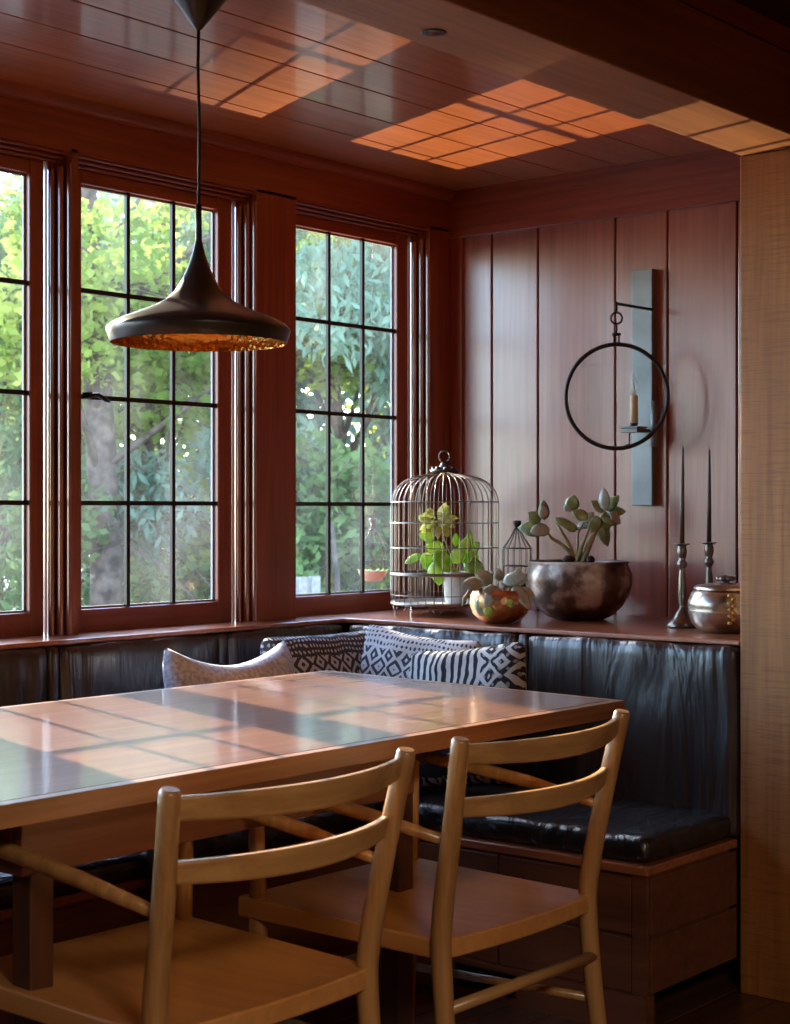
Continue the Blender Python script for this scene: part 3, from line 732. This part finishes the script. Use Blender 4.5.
# copper bowl with succulent
bp = Vector((3.79, 2.768, LZ))
t = thing('copper_bowl_planter', 'round polished copper bowl overflowing with flat grey-green succulent leaves', 'planter', bp)
MB().lathe([(0,0),(.035,0),(.058,.008),(.078,.028),(.0875,.055),(.084,.080),(.074,.096),(.071,.096),(.079,.078),(.07,.07),(0,.068)], n=40).build('bowl', M['copper'], t)
MB().lathe([(0,.084),(.074,.080)], n=20).build('soil', M['soil'], t)
o = MB()
for (x, z, dep, dx, dz, L, W) in [(-.045,.085,-.05,-.25,-.95,.065,.044),(-.05,.112,-.03,-.9,.1,.062,.042),(-.01,.105,-.06,-.4,-.5,.07,.04),(.005,.118,-.04,.9,.35,.075,.042),(.035,.112,-.05,.55,-.75,.085,.042),(-.02,.118,0,-.5,.4,.06,.036),
        (.03,.11,.0,.8,.3,.055,.03),(.012,.09,-.065,.3,-.6,.05,.035),(-.03,.11,.03,-.6,.5,.055,.035),(.045,.125,-.01,.2,.9,.04,.022),(.0,.12,.02,-.1,.8,.04,.03),(-.005,.095,-.06,-.9,.1,.05,.035),(.05,.10,-.03,.7,-.3,.055,.034)]:
    o.leaf(at(x, z, dep), at(dx, dz, -.35), -FWD + at(dx*.2, .45), L, W, .16, .12)
o.build('leaves', M['lf_grey'], t)
o = MB(); o.leaf(at(-.06,.085,-.05), at(-.25,-.9,-.2), at(-.6,.3,-.6), .050, .03, .15, .1); o.leaf(at(.04,.12,-.02), at(.35,.8), -FWD, .045, .026, .15, .1); o.leaf(at(.02,.075,-.085), at(.2,-.7,-.1), -FWD, .026, .022, .15, .1); o.leaf(at(-.035,.055,-.085), at(-.1,-.8,-.0), -FWD, .035, .03, .15, .1)
o.build('green_leaves', M['lf_pothos'], t)
o = MB(); o.tube([at(-.05,.10,-.03), at(-.085,.10,-.045), at(-.105,.075,-.05), at(-.112,.045,-.052)], [.003,.0045,.004,.001], 8)
for q in range(5):
    o.tube([at(-.02+q*.012,.08,-.02), at(-.03+q*.02,.112,-.05)], .003, 7)
o.build('stems', M['stem'], t)

# large bowl with jade plant
bp = Vector((4.075, 2.687, LZ))
t = thing('bronze_bowl_planter', 'large dark mottled bronze bowl holding a branching jade plant', 'planter', bp)
MB().lathe([(0,0),(.070,0),(.095,.010),(.128,.038),(.150,.075),(.1585,.110),(.158,.135),(.150,.156),(.146,.165),(.150,.171),(.146,.174),(.138,.168),(.140,.15),(.12,.135),(0,.13)], n=56).build('bowl', M['bronze'], t)
MB().lathe([(0,.150),(.139,.146)], n=32).build('soil', M['soil'], t)
K_ = 4.84/1631
def px(x, y, dep=0): return at((x-580)*K_, (621-y)*K_, dep)
branches = [([(577,572),(570,552),(562,545),(553,540),(543,527)], .0075), ([(577,566),(572,548),(563,532),(557,523)], .006), ([(578,565),(584,545),(588,535),(592,520)], .0065), ([(584,565),(590,548),(596,535),(602,520),(607,513)], .0095), ([(581,566),(579,548),(580,535),(586,524)], .005)]
o = MB()
for k, (pl, r0) in enumerate(branches):
    m_ = len(pl); o.tube([px(x, y, .03*math.sin(k*2.1)*i/m_) for i, (x, y) in enumerate(pl)], [r0*1.2*(1-.6*i/(m_-1)) for i in range(m_)], 9)
o.build('branches', M['stem'], t)
o = MB(); o2 = MB()
jl = [(548,532,-1,.15,25,13),(551,530,-.9,-.1,18,12),(542,524,-.6,.5,14,10),(545,522,.0,1,18,9),(546,520,-.2,.9,12,8),(556,520,.9,-.35,24,8),(572,512,.2,.9,14,11),(573,513,-.3,.7,10,9),
      (590,520,-.8,.4,16,9),(592,523,.9,.1,13,8),(600,524,-.9,-.1,18,9),(603,520,.8,-.2,16,9),(607,514,-.7,.7,16,9),(606,512,-.1,1,20,9),(608,512,.6,.8,18,9),(609,514,.9,.1,17,10),(611,513,.7,-.7,15,9),(602,522,.35,-.9,24,11),(580,530,-.7,.1,12,7),(586,524,.5,.6,14,8),(607,513,.1,-1,18,10),(600,518,-.3,-.8,16,9)]
for i, (x, y, dx, dz, L, W) in enumerate(jl):
    (o2 if (i % 3 == 1) else o).leaf(px(x, y, rnd.uniform(-.02,.03)), at(dx, dz, rnd.uniform(-.5,.3)), -FWD + at(rnd.uniform(-.5,.5), rnd.uniform(.2,.8)), L*K_*1.15, W*K_*1.35, .22, .12)
o.build('leaves', M['lf_jade'], t); o2.build('silvery_leaves', M['lf_grey'], t)
MB().ball((0,0,0), .022, .018, .012, M=Matrix.Translation(px(567,560,-.09))).build('stone', M['soil'], t); MB().ball((0,0,0), .014, .012, .014, M=Matrix.Translation(px(590,561,-.05))).build('stone', M['soil'], t)

# candlesticks and tapers
def candlestick(p, lbl):
    t = thing('candlestick', lbl, 'candlestick', p, 0, 'pewter candlesticks')
    MB().lathe([(0,0),(.042,0),(.044,.006),(.040,.014),(.028,.022),(.020,.034),(.016,.042),(.0085,.050),(.0065,.060),(.0095,.072),(.0115,.09),(.0105,.13),(.0075,.158),(.007,.162),(.013,.170),(.0145,.176),(.012,.183),(.008,.187),(.011,.195),(.0135,.206),(.013,.218),(.010,.226)], n=28).build('stem', M['pewter'], t)
    MB().lathe([(0,.226),(.010,.226),(.021,.229),(.0225,.232),(.020,.232),(.010,.230),(0,.230)], n=28).build('drip_pan', M['pewter'], t)
    return t
p1 = Vector((3.975, 2.280, LZ)); p2 = Vector((4.19, 2.315, LZ))
candlestick(p1, 'aged metal candlestick in full view on the ledge, left of the silver lidded pot')
candlestick(p2, 'aged metal candlestick standing behind the silver lidded pot')
for p, lean, lbl in ((p1, .004, 'thin dark taper candle in the left candlestick'), (p2, .002, 'thin dark taper candle in the right candlestick behind the silver pot')):
    c_ = MB().tube([(0,0,0), (lean*.3,0,.10), (lean*.6,0,.20), (lean,0,.262), (lean,0,.268)], [.0068,.0062,.0048,.003,.0006], 12).build('taper_candle', M['taper'], loc=p+Vector((0,0,.2325)))
    tag(c_, lbl, 'candle', 'taper candles on the ledge')
    MB().tube([(lean,0,.262),(lean+.001,0,.276)], .0007, 5).build('wick', M['cord'], c_)
# silver pot
sp = Vector((3.905, 2.108, LZ))
t = thing('lidded_pot', 'squat tarnished silver lidded pot beside the wooden post', 'pot', sp)
MB().lathe([(0,0),(.060,0),(.075,.006),(.092,.028),(.099,.052),(.1005,.060),(.099,.064),(.101,.068),(.098,.085),(.089,.105),(.080,.114),(.078,.112),(0,.11)], n=48).build('body', M['silver'], t)
MB().lathe([(.083,.112),(.085,.118),(.078,.123),(.055,.128),(.030,.131),(.0,.132)], n=40).build('lid', M['silver'], t); lid_ = bpy.data.objects['lid']
o = MB()
o.ball((0,0,.140), .012, n=10)
for k in range(6):
    a = PI/3*k; o.ball((.016*math.cos(a), .016*math.sin(a), .142), .011, .011, .007, n=8)
o.build('lid_knob', M['pewter'], lid_)
o = MB()   # worn ornament on the side
for k in range(9):
    a = math.atan2(-.62, -.78) + .10*((k % 2)) - .06; z = .030+.0088*k
    rr = .101 - .25*abs(z-.06)**1.3*2
    o.ball((rr*math.cos(a), rr*math.sin(a), z), .007, .007, .005, n=8)
o.build('side_ornament', plain('gilt', (.55,.33,.10), .35, .9), t)

# ------------------------------------------------------------------ outdoors
GZ = -.9
o = MB(); o.box(-30, 3.53, GZ-.1, 60, 60, GZ); struct(o.build('garden_ground', M['bounce_ground']))
o = MB(); o.box(-3, 3.52, 2.36, 4.9, 3.85, 2.44); struct(o.build('trim_10', M['kitchen']))
def crown(o, c, r, n, ls, rnd, flat=1.0, droop=0.0, shell=.35):
    for _ in range(n):
        while True:
            d = Vector((rnd.uniform(-1,1), rnd.uniform(-1,1), rnd.uniform(-1,1)))
            if shell < d.length < 1: break
        p = Vector((c[0]+d.x*r[0], c[1]+d.y*r[1], c[2]+d.z*r[2]))
        a = Vector((rnd.gauss(0,1), rnd.gauss(0,1), rnd.gauss(0,.6)-droop)).normalized(); b_ = a.cross(Vector((rnd.gauss(0,1), rnd.gauss(0,1), rnd.gauss(0,1)))).normalized()
        L = ls*rnd.uniform(.6,1.3); W = L*.32*flat
        o.v += [tuple(p), tuple(p+a*L*.5+b_*W), tuple(p+a*L), tuple(p+a*L*.5-b_*W)]
        k = len(o.v)-4; o.f.append((k,k+1,k+2,k+3)); o.sm.append(False)
def tree(name, lbl, x, y, h, clumps, mat, ls, n, seed, trunk=.12, flat=1., droop=0., low=.0, group=None, cat='tree'):
    rnd = random.Random(seed)
    t = thing(name, lbl, cat, (x, y, GZ), 0, group)
    lean = rnd.uniform(-.3,.3); tp = [(0,0,0), (lean*.2,0,h*.3), (lean*.5,.1,h*.6), (lean,.1,h*.92)]
    tb = MB().tube(tp, [trunk, trunk*.85, trunk*.6, trunk*.2], 10)
    cr = MB()
    for (cx_, cy_, cz_, rx, ry, rz) in clumps:
        crown(cr, (cx_, cy_, cz_), (rx, ry, rz), n, ls, rnd, flat, droop)
        base = Vector((lean*cz_/h, 0, max(.2, cz_-.9)))
        q = Vector((cx_, cy_, cz_)); mid = (base+q)/2 + Vector((0,0,.15))
        tb.tube([base, mid, q], [trunk*.22, trunk*.14, trunk*.06], 6)
        for _ in range(5):
            e = q + Vector((rnd.uniform(-1,1)*rx, rnd.uniform(-1,1)*ry, rnd.uniform(-1,1)*rz))
            tb.tube([mid.lerp(q, rnd.random()), (mid+e)/2+Vector((0,0,.1)), e], [trunk*.12, trunk*.08, .006], 5)
    tb.build('trunk', M['bark'], t); cr.build('foliage', M[mat], t)
    return t
def clm(seed, n, w, z0, z1, r, dpt=1.2):
    rnd = random.Random(seed)
    return [(rnd.uniform(-w, w), rnd.uniform(-dpt, dpt), rnd.uniform(z0, z1), r*rnd.uniform(.7,1.3), r*rnd.uniform(.7,1.2), r*rnd.uniform(.55,1.0)) for _ in range(n)]
# world position seen through image column s at distance L beyond the windows
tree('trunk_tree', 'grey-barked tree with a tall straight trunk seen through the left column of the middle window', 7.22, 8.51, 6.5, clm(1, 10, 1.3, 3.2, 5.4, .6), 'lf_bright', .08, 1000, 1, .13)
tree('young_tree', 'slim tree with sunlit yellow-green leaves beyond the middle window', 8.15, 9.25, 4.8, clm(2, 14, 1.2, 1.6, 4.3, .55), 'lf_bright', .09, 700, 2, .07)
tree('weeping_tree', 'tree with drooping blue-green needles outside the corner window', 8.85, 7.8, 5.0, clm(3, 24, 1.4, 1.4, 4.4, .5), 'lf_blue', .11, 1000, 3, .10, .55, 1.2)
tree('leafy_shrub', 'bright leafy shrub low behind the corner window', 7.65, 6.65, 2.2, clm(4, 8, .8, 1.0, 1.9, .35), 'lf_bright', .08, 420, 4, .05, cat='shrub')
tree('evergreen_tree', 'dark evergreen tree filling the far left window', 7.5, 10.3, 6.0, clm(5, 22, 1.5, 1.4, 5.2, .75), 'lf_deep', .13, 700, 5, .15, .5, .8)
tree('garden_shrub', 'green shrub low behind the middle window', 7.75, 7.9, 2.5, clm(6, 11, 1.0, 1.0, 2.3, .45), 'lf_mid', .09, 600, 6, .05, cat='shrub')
# the far wood behind them: foliage nobody could count, one object
wd = MB(); mats = []
slots = [M['bark'], M['lf_bright'], M['lf_blue'], M['lf_mid']]
for k in range(8):
    ang = .56 + .070*k; dd = 17 + 2.2*math.sin(k*1.7)
    x_ = dd*math.cos(PI/2-ang-.02); y_ = dd*math.sin(PI/2-ang-.02); rn = random.Random(30+k)
    wd.tube([(x_, y_, GZ), (x_+.1, y_, GZ+3), (x_+.2, y_+.1, GZ+6)], [.14, .11, .04], 8)
    for (a, b_, c_, rx, ry, rz) in clm(20+k, 17, 1.5, 1.0, 5.6, .75):
        q = Vector((x_+a, y_+b_, GZ+c_)); wd.tube([(x_+.05, y_, q.z-.7), (q+Vector((x_, y_, q.z)))/2, q], [.04, .025, .01], 5)
        mats += [0]*(len(wd.f)-len(mats))
        crown(wd, q, (rx, ry, rz), 520, .14, rn)
        mats += [(1, 2, 3, 2)[k % 4]]*(len(wd.f)-len(mats))
wo = wd.build('distant_foliage')
for q in slots: wo.data.materials.append(q)
wo.data.polygons.foreach_set('material_index', mats)
tag(wo, 'hazy green and yellow woodland foliage closing the view far behind the garden trees', 'foliage', None, 'stuff')
o = MB()
for k in range(3): o.box(-.30+k*.10, 0, 0, -.235+k*.10, .03, 1.75)
o.box(-.32, .03, 1.2, .0, .06, 1.27)
fe = o.build('picket_fence', plain('weathered_fence', (.28,.27,.25), .8, var=.2)); fe.location = (6.40, 5.82, GZ)
tag(fe, 'short stretch of pale picket fence outside, low in the corner window', 'fence')

# ------------------------------------------------------------------ light
az = Vector((.29, 1, 0)); 
def sunlamp(name, d, energy, col, ang):
    l = bpy.data.lights.new(name, 'SUN'); l.energy = energy; l.color = col; l.angle = ang
    o = bpy.data.objects.new(name, l); COL.objects.link(o); o.rotation_euler = Vector(d).to_track_quat('-Z', 'Y').to_euler(); return o
sunlamp('sun', (-.29, -1, -.388), 17.0, (1.0, .80, .58), math.radians(.55))
# sunlight thrown back up by something bright lying low in the garden
l = bpy.data.lights.new('ground_glint', 'SPOT'); l.energy = 2900; l.color = (1, .71, .42); l.spot_size = math.radians(24); l.spot_blend = .9; l.shadow_soft_size = .02
o = bpy.data.objects.new('ground_glint', l); COL.objects.link(o)
src = Vector((3.93+.23*4.1, 3.43+4.1, 2.0-.62*4.1)); o.location = src
o.rotation_euler = (Vector((3.92, 3.43, 2.0)) - src).to_track_quat('-Z', 'Y').to_euler()
# added warm fill light, unseen behind the camera, to brighten the chairs
l = bpy.data.lights.new('room_fill', 'AREA'); l.energy = 38; l.color = (1, .84, .64); l.shape = 'DISK'; l.size = .8
o = bpy.data.objects.new('room_fill', l); COL.objects.link(o); o.location = (.3, -.9, 2.2)
for nme, g0, g1, s1 in WIN:
    l = bpy.data.lights.new('portal', 'AREA'); l.shape = 'RECTANGLE'; l.size = g1-g0; l.size_y = ZT-ZB; l.cycles.is_portal = True
    o = bpy.data.objects.new('daylight_portal', l); COL.objects.link(o); o.location = ((g0+g1)/2, 3.50, (ZB+ZT)/2); o.rotation_euler = (-PI/2, 0, 0)
w = bpy.data.worlds.new('sky'); S.world = w; w.use_nodes = True; nt = w.node_tree
bg = nt.nodes['Background']; sk = N(nt, 'ShaderNodeTexSky'); sk.sky_type = 'NISHITA'; sk.sun_disc = False
sk.sun_elevation = math.radians(38); sk.sun_rotation = math.atan2(.29, 1); sk.air_density = 1.0; sk.dust_density = .6; sk.ozone_density = 3.0
nt.links.new(sk.outputs[0], bg.inputs[0]); bg.inputs[1].default_value = 1.5

# ------------------------------------------------------------------ camera
cam = bpy.data.cameras.new('camera'); co = bpy.data.objects.new('camera', cam); COL.objects.link(co); S.camera = co
co.location = (0, 0, 1.2); co.rotation_euler = (PI/2, 0, -math.radians(50.18))
cam.sensor_fit = 'HORIZONTAL'; cam.sensor_width = 36; cam.lens = 36*1631/790; cam.shift_y = -2/790
cam.dof.use_dof = True; cam.dof.focus_distance = 3.7; cam.dof.aperture_fstop = 11; cam.clip_start = .05
V = S.view_settings; V.view_transform = 'Standard'; V.look = 'None'; V.exposure = 0.75; V.gamma = 1; V.use_curve_mapping = False
cy = S.cycles; cy.use_denoising = True; cy.max_bounces = 10; cy.diffuse_bounces = 5; cy.glossy_bounces = 5; cy.transparent_max_bounces = 12
cy.sample_clamp_indirect = 6; cy.caustics_reflective = False; cy.caustics_refractive = False; cy.blur_glossy = 1.0
